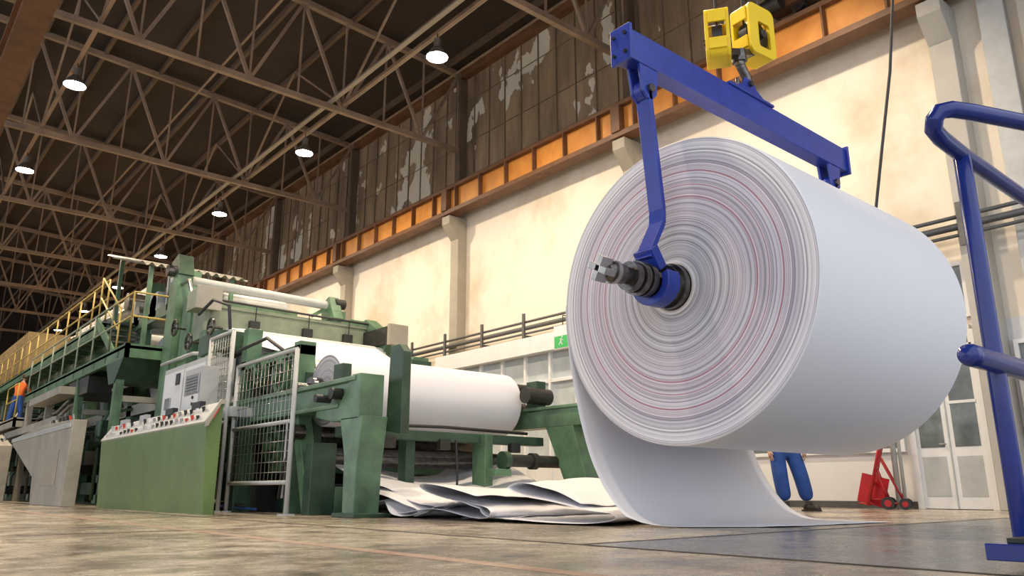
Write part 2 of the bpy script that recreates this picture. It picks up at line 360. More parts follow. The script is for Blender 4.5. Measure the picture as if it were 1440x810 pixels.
for s in (1,-1):
    def q(x): return x if s==1 else 2*6.5-x+.03
    b=MB('lifting_arm')
    for yy in (ya+.01,yb-.04): b.prism([(q(4.74),3.93),(q(5.0),3.93),(q(4.96),3.68),(q(4.9),3.62),(q(4.84),3.62),(q(4.78),3.68)],1,yy,yy+.03,BLUE)
    b.cyl((q(4.87),ya-.02,3.72),(q(4.87),yb+.02,3.72),.04,DSTEEL,16)
    b.cyl((q(4.87),RC.y-.04,3.72),(q(4.87),RC.y+.04,3.72),.095,BLUE,20)
    pts=[(4.87,3.72),(4.98,2.62),(4.97,2.5),(4.8,2.22),(4.78,2.15)]
    wd=[.15,.15,.15,.17,.17]
    for i in range(len(pts)-1):
        b.bar((q(pts[i][0]),RC.y,pts[i][1]),(q(pts[i+1][0]),RC.y,pts[i+1][1]),wd[i],.05,BLUE,up=(1,0,0))
    xa,xb=sorted((q(4.83),q(4.98)))
    n=24
    P=[[b.bm.verts.new((X,RC.y+r*math.cos(a),RC.z+r*math.sin(a))) for X,r in ((xa,.13),(xa,.2),(xb,.2),(xb,.13))] for a in [math.radians(100-300*i/n) for i in range(n+1)]]
    for i in range(n):
        for k in range(4): b.face([P[i][k],P[i][(k+1)%4],P[i+1][(k+1)%4],P[i+1][k]],BLUE)
    b.face(P[0],BLUE); b.face(P[-1][::-1],BLUE)
    b.bar((q(4.79),RC.y,2.24),(q(4.9),RC.y,2.08),.2,.1,BLUE,up=(1,0,0))
    b.finish(parent=e,bevel=.005)
# hook block
b=MB('crane_hook_block')
def cheek(xc,yc,zc,ang,hw=.2,hh=.27,tk=.09):
    def rr(w,h,r,n=5):
        o=[]
        for cx,cy,a in ((w-r,h-r,0),(-w+r,h-r,90),(-w+r,-h+r,180),(w-r,-h+r,270)):
            for k in range(n+1):
                t=math.radians(a+90*k/n); o.append((cx+r*math.cos(t),cy+r*math.sin(t)))
        return o
    M=Matrix.Translation(V((xc,yc,zc)))@Matrix.Rotation(ang,4,'Z')
    out=rr(hw,hh,.08); inn=rr(hw*.45,hh*.5,.03); n=len(out)
    nv=lambda x,y,z: b.bm.verts.new(M@V((x,y,z)))
    for side in (-1,1):
        y0=side*tk; y1=side*(tk+.035)
        A=[nv(p[0],y0,p[1]) for p in out]; B=[nv(p[0],y1,p[1]) for p in out]
        C=[nv(p[0]+.03,y0,p[1]-.05) for p in inn]; D=[nv(p[0]+.03,y1,p[1]-.05) for p in inn]
        for k in range(n):
            j=(k+1)%n
            b.face([A[k],A[j],B[j],B[k]],YEL); b.face([C[k],C[j],D[j],D[k]],YEL); b.face([A[k],A[j],C[j],C[k]],YEL); b.face([B[k],B[j],D[j],D[k]],YEL)
    for k in range(n):
        j=(k+1)%n
        if out[k][1]>hh-.03 and out[j][1]>hh-.03: continue
        if abs(out[k][1])<hh*.8 and abs(out[j][1])<hh*.8: continue
        a4=[(out[k],1),(out[j],1),(out[j],.92),(out[k],.92)]
        F_=[nv(p[0]*f,-tk,p[1]*f) for p,f in a4]; G_=[nv(p[0]*f,tk,p[1]*f) for p,f in a4]
        for t in range(4): b.face([F_[t],F_[(t+1)%4],G_[(t+1)%4],G_[t]],YEL)
    for sx in (-1,1):
        for z0,z1 in ((-hh*.8,-hh*.35),(hh*.3,hh*.8)): b.box(sx*hw-.02,sx*hw+.005,-tk,tk,z0,z1,YEL,M)
    b.cyl(M@V((0,-.05,-.02)),M@V((0,.05,-.02)),hw*.85,DARK,28); b.cyl(M@V((0,-tk-.05,-.04)),M@V((0,tk+.05,-.04)),.045,DSTEEL,16)
    for sx in (-hw*.7,hw*.7): b.tube([M@V((sx,0,0)),V((xc+sx*.8,yc,9.8))],.012,DARK,8)
cheek(6.09,RC.y,4.76,.6,.18,.27,.085); cheek(6.78,RC.y,5.08,-.1,.21,.3)
b.bar((6.15,RC.y,4.62),(6.75,RC.y,4.84),.12,.07,DSTEEL)
b.cyl((6.45,RC.y,4.76),(6.47,RC.y,4.64),.08,DSTEEL,18)
b.tube([(6.46,RC.y,4.66),(6.48,RC.y,4.6)],.055,DSTEEL,14)
hk=[(6.47,4.64),(6.5,4.58),(6.58,4.5),(6.6,4.42),(6.56,4.35),(6.49,4.32),(6.41,4.36),(6.39,4.43)]
b.tube([(x,RC.y,z) for x,z in hk],.04,DSTEEL,12,rr=[.05,.05,.05,.05,.045,.04,.03,.015])
b.finish(bevel=.006)
b=MB('crane_pendant_cable')
b.tube([(10.5,3.85,9.8),(10.5,3.7,9.4),(10.5,3.73,8.5),(10.5,3.83,7.18),(10.5,4.0,6.11),(10.5,4.25,5.0),(10.5,4.45,4.1),(10.5,4.7,3.0),(10.5,4.75,1.6)],.022,BLACK,8)
b.box(10.43,10.57,4.68,4.82,1.25,1.6,YEL); b.cyl((10.43,4.75,1.5),(10.4,4.75,1.5),.03,BTNR,10); b.cyl((10.43,4.75,1.4),(10.4,4.75,1.4),.03,BLACK,10)
b.finish()

# ------------------------------------------------------------ paper machine
PM=empty('paper_machine',(6.6,16,0))
def fin(b,**k): return b.finish(parent=PM,**k)
b=MB('machine_reel',(6.5,9.8,1.65))
c=V((6.5,9.8,1.65))
b.lathe(c,(1,0,0),[(-1.56,.12),(-1.56,.49),(-1.55,.5),(1.6,.5),(1.61,.49),(1.61,.12)],PAPER,64,[ROLLEND,PAPER,PAPER,PAPER,ROLLEND])
b.lathe(c,(1,0,0),[(-2.0,0),(-2.0,.07),(-1.8,.07),(-1.8,.16),(-1.66,.16),(-1.66,.12),(-1.5,.12),(1.55,.12),(1.7,.12),(1.7,.17),(1.85,.17),(1.85,.07),(2.1,.07),(2.1,0)],DSTEEL,24)
fin(b)
b=MB('reel_stand')
b.box(4.55,4.82,8.15,13.0,1.3,1.62,GREEN); b.box(4.5,4.87,8.2,13,1.58,1.64,GREEN); b.box(4.5,4.87,8.6,13,1.28,1.33,GREEN)
b.prism([(8.1,1.12),(8.1,1.66),(8.3,1.66),(8.6,1.3),(9.2,1.3),(9.2,1.2),(8.75,1.12)],0,4.52,4.85,GREEN)
b.prism([(8.12,0),(8.1,.5),(8.0,1.15),(8.55,1.15),(8.4,.7),(8.38,0)],0,4.52,4.86,GREEN)
b.box(4.45,4.95,7.98,8.5,0,.05,DGREEN)
b.prism([(7.9,.95),(7.9,1.95),(8.0,2.05),(8.2,2.05),(8.25,1.0)],0,4.98,5.1,DGREEN)
b.cyl((4.4,8.6,1.45),(4.55,8.6,1.45),.07,DARK); b.cyl((4.3,8.8,1.4),(4.5,8.8,1.4),.05,BLACK)
b.box(8.25,8.55,7.6,13,1.25,1.55,GREEN); b.box(8.2,8.6,7.6,13,1.52,1.57,GREEN)
b.prism([(8.9,1.25),(8.3,1.25),(7.9,0),(8.3,0)],0,8.25,8.55,GREEN)
b.prism([(11.2,1.25),(10.7,1.25),(10.7,0),(11.2,0)],0,8.25,8.55,GREEN)
b.cyl((8.2,9.6,1.9),(8.6,9.6,1.9),.1,DARK); b.box(8.25,8.45,9.1,9.35,1.5,2.0,DGREEN); b.box(8.25,8.4,10.1,10.5,1.5,2.15,DGREEN); b.cyl((8.0,9.1,1.75),(8.5,9.1,1.75),.13,DARK)
for y0,y1 in ((9.2,9.45),(10.25,10.5)): b.box(4.86,5.0,y0,y1,1.3,1.95,DGREEN)
b.box(4.8,8.3,9.0,9.2,.97,1.1,DGREEN); b.box(4.8,8.3,10.8,11.2,.55,.85,GREEN); b.box(4.8,8.3,11.6,11.9,1.0,1.3,GREEN)
b.cyl((5.0,9.9,.75),(8.25,9.9,.75),.13,DSTEEL); b.cyl((5.0,10.6,1.1),(8.25,10.6,1.1),.2,DSTEEL); b.cyl((5,11.3,.35),(8.25,11.3,.35),.18,DSTEEL)
b.cyl((7.3,8.7,.72),(8.6,8.7,.72),.09,DARK); b.cyl((7.2,8.7,.72),(7.3,8.7,.72),.13,DGREEN); b.cyl((7.75,8.7,.72),(7.85,8.7,.72),.12,DARK)
b.box(7.05,7.2,8.9,9.2,0,1.1,GREEN); b.box(5.9,6.05,9.2,9.4,0,1.0,DGREEN); b.box(7.0,7.3,8.6,8.8,.5,.6,GREEN)
b.box(4.9,5.3,9.3,9.6,0,.35,GREEN); b.box(4.55,4.9,9.3,9.5,0,.9,DGREEN)
b.prism([(9.6,0),(10.1,1.3),(9.9,1.3),(9.4,0)],0,4.6,4.8,GREEN)
b.cyl((4.95,10.9,1.75),(8.2,10.9,1.75),.5,LGREY,48)
b.box(4.9,8.25,12.0,12.1,0,1.3,DARK)
b.tube([(5.2,9.05,1.15),(6.4,9.02,1.17),(8,9.05,1.15)],.025,BLACK,8); b.tube([(6.6,9.0,1.0),(6.6,8.95,.5),(6.7,9.1,.1)],.02,BLACK,6)
for X in (5.4,6.3,7.6): b.box(X,X+.18,8.95,9.05,.85,1.0,DARK)
fin(b,bevel=.01)
b=MB('drive_side_frame')
b.prism([(10.2,0),(10.2,1.3),(10.6,2.3),(12.2,2.5),(12.6,1.6),(12.6,0)],0,5.0,5.12,DGREEN)
b.box(4.75,5.0,10.3,10.5,0,2.4,GREEN); b.box(4.75,5.0,12.3,12.5,0,2.9,GREEN); b.box(4.75,5.0,10.3,12.5,2.2,2.35,GREEN)
for (y,z,r) in ((10.9,1.95,.24),(11.0,.95,.27),(11.6,1.5,.18),(11.9,.6,.2),(11.7,2.1,.2)):
    b.lathe((4.72,y,z),(-1,0,0),[(-.1,r),(0,r),(0,r*.8),(-.05,r*.78),(-.05,r*.3),(.06,r*.3),(.06,0)],GREEN,28)
    for k in range(5):
        a=k*2*math.pi/5; b.bar((4.74,y,z),(4.74,y+r*.8*math.cos(a),z+r*.8*math.sin(a)),.04,.03,DGREEN,up=(1,0,0))
b.tube([(4.6,10.2,.2),(4.6,10.2,1.2),(4.6,10.5,1.4),(4.6,12.2,1.4)],.03,STEEL,8)
b.tube([(4.62,10.4,2.2),(4.62,11.2,2.55),(4.62,12.4,2.5)],.03,BLACK,8)
b.box(4.6,5.0,11.3,11.7,.0,.4,DARK); b.cyl((4.5,12.0,.3),(4.95,12.0,.3),.22,DGREEN,20)
b.cyl((4.45,9.7,1.05),(4.6,9.7,1.05),.1,DSTEEL,16); b.tube([(4.5,9.7,1.05),(4.45,9.9,.6),(4.5,10.1,.2)],.025,BLACK,8)
for i,(y,z,m) in enumerate(((12.7,.0,DGREEN),(13.6,.0,GREEN),(14.8,0,DARK),(16,0,DGREEN))):
    b.box(4.3,4.8,y,y+.5,z,.35,m); b.cyl((4.0,y+.25,.55),(4.6,y+.25,.55),.2,m,20); b.cyl((3.95,y+.25,.55),(4.0,y+.25,.55),.22,DARK,20)
    for k in range(6): b.cyl((4.1+k*.08,y+.25,.55),(4.12+k*.08,y+.25,.55),.225,m,20)
b.tube([(4.4,11.0,.1),(4.4,12.4,.15),(4.3,12.7,.8),(4.35,12.8,1.3)],.025,BLACK,8)
b.tube([(4.5,10.8,.05),(4.2,12.2,.1),(4.15,12.5,.9),(4.3,12.7,1.4)],.02,mat('blue_hose',(.04,.1,.3),.4),8)
for k in range(6): b.tube([(4.45+.03*k,11.6+.18*k,.05),(4.45,11.6+.18*k,1.1+.1*(k%3)),(4.6,11.8+.18*k,1.35)],.018,random.choice([BLACK,STEEL,DSTEEL,GREEN]),6)
fin(b,bevel=.008)
b=MB('main_gantry')
b.box(4.7,8.35,14.3,14.95,3.12,3.66,OLIVE); b.box(4.7,8.35,14.25,14.32,3.62,3.68,OLIVE); b.box(4.7,8.35,14.25,14.32,3.1,3.16,OLIVE)
b.box(4.65,4.75,14.25,15.0,3.02,3.74,OLIVE)
for X in (4.6,8.0): b.box(X,X+.4,14.9,15.4,0,3.95,GREEN)
b.box(4.45,4.85,14.1,14.7,3.55,3.92,OLIVE); b.box(4.42,4.88,14.05,14.12,3.52,3.95,CREAM)
b.box(8.0,8.4,13.3,15.4,3.18,3.55,DARK); b.box(7.98,8.42,13.2,13.3,3.15,3.58,COLM)
b.prism([(13.8,3.55),(14.5,3.55),(14.7,3.8),(14.3,3.85)],0,8.05,8.3,GREEN)
b.prism([(13.4,3.2),(14.0,3.2),(14.6,2.2),(14.2,2.2)],0,8.05,8.3,GREEN)
b.box(4.5,4.8,15.6,16.1,0,4.5,GREEN); b.box(8.0,8.3,15.7,16.2,0,4.3,GREEN)
b.prism([(15.55,4.5),(16.2,4.5),(16.1,4.85),(15.75,4.95)],0,4.5,4.8,DGREEN); b.cyl((4.35,15.85,4.6),(4.5,15.85,4.6),.12,DSTEEL,16)
b.prism([(15.6,4.1),(16.2,4.1),(16.3,4.5),(15.9,4.65)],0,7.95,8.2,GREEN); b.cyl((8.1,15.9,4.5),(8.35,15.9,4.5),.12,DARK,16)
b.bar((7.6,16,4.15),(8.2,16,4.55),.08,.08,GREEN)
b.cyl((4.5,16.0,4.5),(7.95,16.0,4.45),.1,LGREY,20)
b.box(4.4,5.0,12.7,13.6,2.55,2.9,DGREEN); b.box(4.45,4.75,12.9,13.4,0,2.6,GREEN)
b.box(8.05,8.4,12.4,13.0,1.5,2.8,GREEN); b.box(7.95,8.4,12.3,13.2,2.5,2.72,DGREEN)
b.box(4.55,4.8,13.9,14.1,0,3.1,GREEN)
b.cyl((4.9,13.7,2.95),(8.1,13.7,2.95),.2,LGREY,32); b.cyl((4.9,12.9,2.5),(8.1,12.9,2.5),.24,PAPER,32); b.cyl((4.9,14.5,2.4),(8.1,14.5,2.4),.35,LGREY,36)
b.cyl((4.9,12.2,1.5),(8.1,12.2,1.5),.4,DSTEEL,36); b.cyl((4.9,13.3,1.2),(8.1,13.3,1.2),.45,LGREY,36)
b.box(4.9,8.2,13.2,13.5,.2,.6,DARK)
for y,z in ((13.1,3.0),(14.2,2.9),(13.5,2.2),(15.1,3.3)):
    b.lathe((4.42,y,z),(-1,0,0),[(0,.16),(.02,.17),(.04,.16),(.04,.14),(0,.14)],DSTEEL,20); b.bar((4.4,y-.15,z),(4.4,y+.15,z),.02,.02,DSTEEL); b.bar((4.4,y,z-.15),(4.4,y,z+.15),.02,.02,DSTEEL); b.cyl((4.35,y,z),(4.6,y,z),.025,DSTEEL,8)
b.tube([(4.55,12.6,2.9),(4.5,12.6,3.3),(4.5,13.4,3.55),(4.5,14.1,3.4)],.03,BLACK,8); b.tube([(4.6,14.9,3.9),(4.6,15.2,4.3),(4.6,15.7,4.3)],.04,STEEL,8)
b.tube([(4.5,12.8,0),(4.5,12.8,2.5),(4.5,14.2,2.7),(4.5,16,2.7)],.035,LGREY,8); b.tube([(4.8,14.2,3.75),(8.2,14.2,3.72)],.025,BLACK,6)
for X in (5.5,6.6,7.5): b.box(X,X+.2,14.2,14.3,3.2,3.45,DARK); b.tube([(X+.1,14.2,3.45),(X+.1,14.2,3.74)],.012,BLACK,6)
fin(b,bevel=.012)
b=MB('paper_web')
for (y0,z0),(y1,z1) in (((10.9,2.26),(12.9,2.75)),((12.9,2.75),(13.7,3.16)),((13.7,3.16),(16.5,3.3)),((14.5,2.06),(13.3,1.65))):
    b.box(5.1,7.95,0,1,-.002,.002,PAPER,Matrix(((1,0,0,0),(0,y1-y0,0,y0),(0,z1-z0,1,z0),(0,0,0,1))))
fin(b)
b=MB('electrical_cabinet')
b.box(4.3,4.75,12.75,15.0,1.35,2.45,LGREY); b.box(4.27,4.3,12.85,13.8,1.45,2.35,WHITE); b.box(4.27,4.3,13.9,14.9,1.45,2.35,WHITE)
b.box(3.95,4.25,11.9,12.7,1.45,2.15,LGREY); b.box(3.93,3.95,12.0,12.6,1.75,2.05,STEEL); b.box(3.92,3.95,12.0,12.6,1.5,1.72,WHITE)
for z in (1.58,1.68): b.cyl((3.9,12.15,z),(3.93,12.15,z),.025,BLACK,12)
for k in range(5): b.box(3.925,3.935,12.05,12.55,1.8+k*.045,1.815+k*.045,DARK)
b.box(4.25,4.27,14.0,14.2,2.1,2.3,BLACK); b.cyl((4.24,13.2,2.1),(4.27,13.2,2.1),.06,DARK,16); b.box(4.25,4.27,13.4,13.6,1.9,2.1,BLACK); b.box(4.25,4.27,14.4,14.7,1.7,1.9,STEEL)
b.box(4.0,4.2,12.0,12.2,0,1.45,DGREEN); b.box(4.4,4.6,14.5,14.7,0,1.35,DGREEN)
b.box(4.2,4.75,11.3,12.5,1.35,1.5,LGREY); b.box(4.35,4.6,11.3,11.5,0,1.35,DGREEN)
for k in range(5): b.tube([(4.1,12.0+k*.12,1.45),(4.1,12.0+k*.12,1.2),(4.3,12.3,.9),(4.3,12.4,.1)],.015,BLACK,6)
fin(b,bevel=.01)
b=MB('dryer_section')
y=17.5; i=0
while y<62:
    for X in (5.0,8.1):
        b.box(X,X+.25,y,y+.4,0,4.3,GREEN if i<4 else OLIVE)
    b.cyl((5.2,y+1.1,1.2),(8.1,y+1.1,1.2),.75,DSTEEL,28); b.cyl((5.2,y+1.1,3.0),(8.1,y+1.1,3.0),.75,LGREY,28)
    b.cyl((4.75,y+1.1,3.0),(5.2,y+1.1,3.0),.22,DGREEN,16); b.cyl((4.75,y+1.1,1.2),(5.2,y+1.1,1.2),.22,DGREEN,16)
    b.cyl((5.2,y+2.2,4.2),(8.1,y+2.2,4.2),.2,LGREY,16)
    y+=2.3; i+=1
b.box(5.0,5.25,17,62,2.0,2.25,CREAM); b.box(5.0,5.25,17,62,.2,.5,DGREEN); b.box(4.95,5.3,17,62,4.1,4.35,GREEN)
b.box(6.5,6.6,17.5,62,0,4.2,DARK)
for k in range(44):
    y=17.0+k*.7+random.random()*.5; z=random.uniform(.2,2.4); b.box(4.3,4.9,y,y+random.uniform(.2,.7),z,z+random.uniform(.15,.5),random.choice([DGREEN,DARK,CREAM,GREEN,OLIVE,DARK]))
    b.cyl((4.2,y,z-.1),(4.9,y,z-.1),random.uniform(.06,.18),random.choice([DARK,DSTEEL,DGREEN]),16)
    if k%2: b.tube([(4.3,y,.1),(4.3,y,z+.3),(4.5,y+.3,z+.6),(5.0,y+.3,z+.7)],.04,random.choice([STEEL,GREEN,CREAM,LGREY]),8)
for z in (2.55,2.75): b.tube([(4.5,17,z),(4.5,24,z),(4.4,25,z-.3),(4.4,45,z-.3)],.05,random.choice([CREAM,STEEL]),8)
for k in range(16):
    y=17.0+k*1.35; b.box(5.1,5.4,y,y+.12,4.2,5.0+.3*math.sin(k),random.choice([GREEN,LGREY,OLIVE])); b.cyl((4.95,y+.5,4.5),(5.3,y+.5,4.5),random.uniform(.12,.28),random.choice([LGREY,GREEN,DGREEN,STEEL]),16)
    b.box(4.95,5.2,y+.2,y+.8,4.2,random.uniform(4.35,4.8),random.choice([GREEN,LGREY,DARK,OLIVE,CREAM]))
b.cyl((5.2,18.5,4.75),(8.0,18.5,4.75),.25,LGREY,24); b.cyl((5.2,20.2,5.1),(8.0,20.2,5.1),.2,LGREY,24); b.cyl((5.2,22.4,5.3),(8.0,22.4,5.3),.25,DSTEEL,24)
fin(b)
b=MB('dryer_hood')
b.box(4.7,8.5,34,60,4.7,6.2,OCHRE)
y=34
while y<60: b.box(4.62,4.7,y,y+.15,4.7,6.2,OCHRE); y+=.4
fin(b)
b=MB('corrugated_canopy')
def fc(u,v): return V((4.2+v*2.4,17.4+u*3.2,5.1+u*.9+.04*math.sin(v*2*math.pi*12)))
b.grid(fc,2,96,CREAM)
for X in (4.5,6.3): b.bar((X,17.6,3.2),(X,17.6,5.1),.08,.08,GREEN); b.bar((X,20.3,3.2),(X,20.3,5.9),.08,.08,GREEN)
fin(b,thick=.01)
b=MB('catwalk')
def deck(x0,x1,y0,y1,z,toe=GREEN):
    b.box(x0,x1,y0,y1,z-.06,z,DSTEEL); b.box(x0,x0+.08,y0,y1,z-.24,z+.04,toe); b.box(x1-.08,x1,y0,y1,z-.24,z+.04,toe); b.box(x0,x1,y0,y0+.08,z-.24,z+.04,toe); b.box(x0,x1,y1-.08,y1,z-.24,z+.04,toe)
    y=y0+.5
    while y<y1: b.box(x0,x1,y,y+.06,z-.2,z-.06,toe); y+=1.0
def rail(pts,h=1.1,m=RAILY,post=1.5,r=.021):
    pts=[V(p) for p in pts]
    for k in (h,h*.55): b.tube([p+V((0,0,k)) for p in pts],r,m,8)
    for p,q in zip(pts,pts[1:]):
        n=max(1,int((q-p).length/post))
        for i in range(n+1):
            w=p.lerp(q,i/n); b.tube([w,w+V((0,0,h))],r,m,6)
deck(3.9,5.0,16.4,27.5,3.1); rail([(4.9,16.45,3.1),(3.95,16.45,3.1),(3.95,18.0,3.1)]); rail([(3.95,18.0,3.1),(3.95,27.4,3.1)],m=RAILG)
deck(4.3,5.4,20.5,42,4.3); rail([(4.35,20.6,4.3),(4.35,42,4.3)])
for i in range(6): b.box(4.2,4.95,18.6+i*.3,18.9+i*.3,3.1+.2*i+.1,3.1+.2*i+.14,DSTEEL)
b.bar((4.2,18.4,3.1),(4.2,20.6,4.3),.05,.2,GREEN); rail([(4.2,18.5,3.15),(4.2,20.6,4.3)])
deck(3.7,4.9,27.5,45,2.4,CREAM); rail([(3.75,27.8,2.4),(3.75,29.8,2.4)]); rail([(3.75,32.5,2.4),(3.75,45,2.4)])
for i in range(4): b.box(3.95,4.9,27.5+i*.25,27.8+i*.25,3.1-.17*(i+1),3.14-.17*(i+1),DSTEEL)
for y in (17,20.5,24,27,31,36,41):
    b.bar((4.0,y,0),(4.0,y,3.0 if y<28 else 2.3),.16,.16,GREEN if y<22 else CREAM)
    b.bar((4.0,y,2.1),(5.0,y,2.1),.12,.12,CREAM)
b.prism([(16.5,2.86),(17.8,2.86),(17.4,2.4),(17.0,2.4)],0,3.9,4.9,DGREEN); b.box(3.95,4.9,19.5,21.5,2.45,2.84,DARK)
b.box(3.85,4.1,22,30,1.9,2.1,CREAM); b.box(3.6,4.0,20.6,24.5,2.5,2.68,CREAM)
fin(b)
b=MB('roof_exhaust_ducts')
b.tube([(6.5,24,4.2),(6.5,24,5.6),(6.5,25,6.2),(6.5,34,6.2)],.3,CREAM,20); b.tube([(5.4,19,4.4),(5.4,23,5.2),(5.4,30,5.4)],.08,STEEL,12)
b.box(5.2,7.8,17.2,19.2,4.2,4.5,GREEN)
fin(b)

# control desks
def knobs(b,x,y0,y1,z,n,k=1):
    for i in range(n):
        y=y0+(y1-y0)*(i+.5)/n
        m=random.choice([BTNR,BLACK,WHITE,STEEL,BLACK,LGREY,DARK,LGREY]); b.cyl((x,y,z-.06),(x-.02,y,z+(.02+random.random()*.03)*k),.022,m,10)
b=MB('control_desk')
b.prism([(3.66,0),(3.6,1.13),(3.6,1.17),(3.74,1.44),(3.8,1.44),(3.8,0)],1,10.5,16.0,DESKG)
b.prism([(3.6,1.17),(3.73,1.42),(3.75,1.46),(3.575,1.19)],1,10.52,15.98,LGREY)
b.prism([(3.575,1.12),(3.585,1.2),(3.75,1.49),(3.82,1.49),(3.82,1.43),(3.76,1.43),(3.61,1.13)],1,10.46,10.5,CREAM)
b.prism([(3.66,1.24),(3.73,1.38),(3.74,1.37),(3.67,1.23)],1,10.45,10.46,BTNR)
knobs(b,3.63,10.8,15.8,1.27,22); knobs(b,3.7,10.8,15.8,1.4,20)
for yy in (11.2,12.4,13.8,15): b.box(3.72,3.8,yy,yy+.35,1.42,1.53,random.choice([LGREY,BLACK]))
b.box(3.67,3.82,10.52,15.98,0,.04,DARK)
b.finish(bevel=.006)
b=MB('control_desk')
b.prism([(17.2,0),(17.1,1.65),(20,1.72),(24.0,1.6),(24.0,1.45),(20.6,.6),(20.4,0)],0,3.3,3.55,CREAM); knobs(b,3.4,17.4,20,1.75,8); b.box(3.27,3.3,17.2,24,1.5,1.6,LGREY); b.box(3.28,3.3,18.0,19.6,.4,1.1,COLM)
b.finish(bevel=.01)
b=MB('control_desk')
b.prism([(25.5,0),(25.4,1.5),(27.5,1.9),(31.0,1.8),(31.0,1.6),(28.6,.8),(28.4,0)],0,3.2,3.5,CREAM); knobs(b,3.35,25.5,27,1.7,6)
b.finish(bevel=.01)

b=MB('wire_guard_fence')
def panel(p,q,z0,z1,n=16):
    p,q=V(p),V(q); up=V((0,0,1))
    for z in (z0,z1,(z0*.55+z1*.45)): b.tube([p+up*z,q+up*z],.028,LGREY,8)
    for w in (p,q): b.tube([w,w+up*z1],.032,LGREY,8); b.box(w.x-.08,w.x+.08,w.y-.08,w.y+.08,0,.02,LGREY)
    for i in range(1,n):
        w=p.lerp(q,i/n); b.tube([w+up*z0,w+up*z1],.005,STEEL,4)
    m=int((z1-z0)/((q-p).length/n))
    for i in range(1,m):
        z=z0+(z1-z0)*i/m; b.tube([p+up*z,q+up*z],.005,STEEL,4)
panel((4.3,9.4,0),(4.3,11.4,0),.4,2.1)
panel((4.2,11.45,0),(4.2,12.4,0),.15,2.65,n=9)
b.finish()

# broke (waste paper) on the floor
b=MB('waste_paper_pile')
def fold_sheet(P,x0,x1,seed,skew=0,wob=.1,nu=110,nv=48,taper=0,cr=.025,zs=.78):
    def f(u,v):
        y,z=spline(P,u); z*=zs
        n1=noise.noise(V((v*1.8+seed,u*2,seed))); n2=noise.noise(V((v*3,u*3.5,seed+9))); n3=noise.noise(V((v*7,u*8,seed+5)))
        y+=skew*(v-.3)+wob*2.2*n1
        z=z*(1+.5*n1)+.05*max(0,n2)*min(1,z/.05+.3)+cr*abs(n3)*min(1,z/.08+.2)
        x=x0+(x1-x0)*v+.2*noise.noise(V((u*3.5,v,seed+4)))+taper*u*(.5-v)
        return V((x,y,max(z,.005)))
    b.grid(f,nu,nv,PAPER)
fold_sheet([(10.3,.7),(9.7,.56),(9.0,.4),(8.4,.26),(7.8,.15),(7.2,.1),(6.6,.03),(6.0,.02)],5.1,8.0,.3,wob=.05,zs=1)
fold_sheet([(8.9,.02),(8.0,.03),(7.3,.08),(6.7,.05),(6.3,.03),(6.1,.06),(6.15,.13),(6.5,.18),(7.1,.24),(7.5,.3),(7.62,.38),(7.4,.42),(6.9,.36),(6.3,.27)],4.95,7.9,2.2,skew=.5)
fold_sheet([(6.9,.03),(6.2,.05),(5.6,.03),(5.1,.02),(4.85,.05),(4.88,.11),(5.1,.15),(5.5,.22),(5.9,.3),(6.05,.38),(5.9,.43),(5.55,.36),(5.25,.22)],5.05,7.8,5.1,skew=.3,taper=.3)
fold_sheet([(10.2,.03),(9.4,.08),(8.7,.16),(8.2,.22),(7.9,.17),(7.7,.05),(7.5,.03),(7.35,.09),(7.6,.18),(8.1,.3),(8.8,.36)],4.95,7.2,8.7,skew=-.4,cr=.04)
fold_sheet([(7.6,.02),(7.2,.12),(6.9,.2),(6.7,.22),(6.5,.13),(6.35,.05),(6.1,.03)],4.95,6.4,12.7,skew=.6,cr=.05)
b.finish(thick=.003)

b=MB('floor_marking')
b.box(3.28,3.32,-2,30,0,.003,JOINT); b.box(2.1,2.2,-2,40,0,.002,LINER); b.box(.2,.23,-2,40,0,.002,JOINT); b.box(-8,3.2,6.4,6.43,0,.002,JOINT); b.box(3.33,13.9,3.28,3.31,0,.002,JOINT)
b.finish()

# ------------------------------------------------------------ right wall fittings
def window(name,y0,y1,z0,z1,nx,nz,glass,x=WX-.012,fr=.07,d=.07):
    b=MB(name); b.box(x-.02,x-.001,y0,y1,z0,z1,glass)
    for i in range(nx+1):
        y=y0+(y1-y0)*i/nx; b.box(x-d,x-.001,y-fr/2,y+fr/2,z0-fr/2,z1+fr/2,WHITE)
    for i in range(nz+1):
        z=z0+(z1-z0)*i/nz; b.box(x-d+.005,x-.001,y0,y1,z-fr/2,z+fr/2,WHITE)
    b.finish(bevel=.006)
window('window_1',5.95,9.1,.98,2.75,5,2,GLASSD)
window('window_2',4.6,9.1,3.15,4.05,6,1,GLASSD)
def door(name,y0,y1):
    b=MB(name); x=WX-.02
    b.box(x-.05,x,y0,y1,0.01,2.6,WHITE); ym=(y0+y1)/2
    for y in (y0,y1): b.box(x-.1,x,y-.05,y+.05,0,2.9,WHITE)
    b.box(x-.07,x-.045,ym-.012,ym+.012,0.02,2.6,LGREY)
    b.box(x-.1,x,y0,y1,2.6,2.68,WHITE); b.box(x-.03,x,y0,y1,2.68,2.9,GLASSD); b.box(x-.1,x,y0,y1,2.9,2.98,WHITE)
    for a,c_ in ((y0+.1,ym-.08),(ym+.08,y1-.1)):
        b.box(x-.06,x-.045,a,c_,1.0,2.45,GLASSD); b.box(x-.07,x-.05,a-.02,c_+.02,1.7,1.75,WHITE); b.box(x-.055,x-.045,a,c_,.2,.85,LGREY)
    b.cyl((x-.09,ym+.05,1.05),(x-.09,ym+.15,1.05),.015,STEEL,8)
    b.finish(bevel=.006)
door('door_1',4.62,5.75); door('door_2',.9,2.1)
window('window_3',3.2,4.0,1.0,2.6,2,1,GLASSD)
window('window_4',-.8,.7,1.0,2.6,3,1,GLASSD)
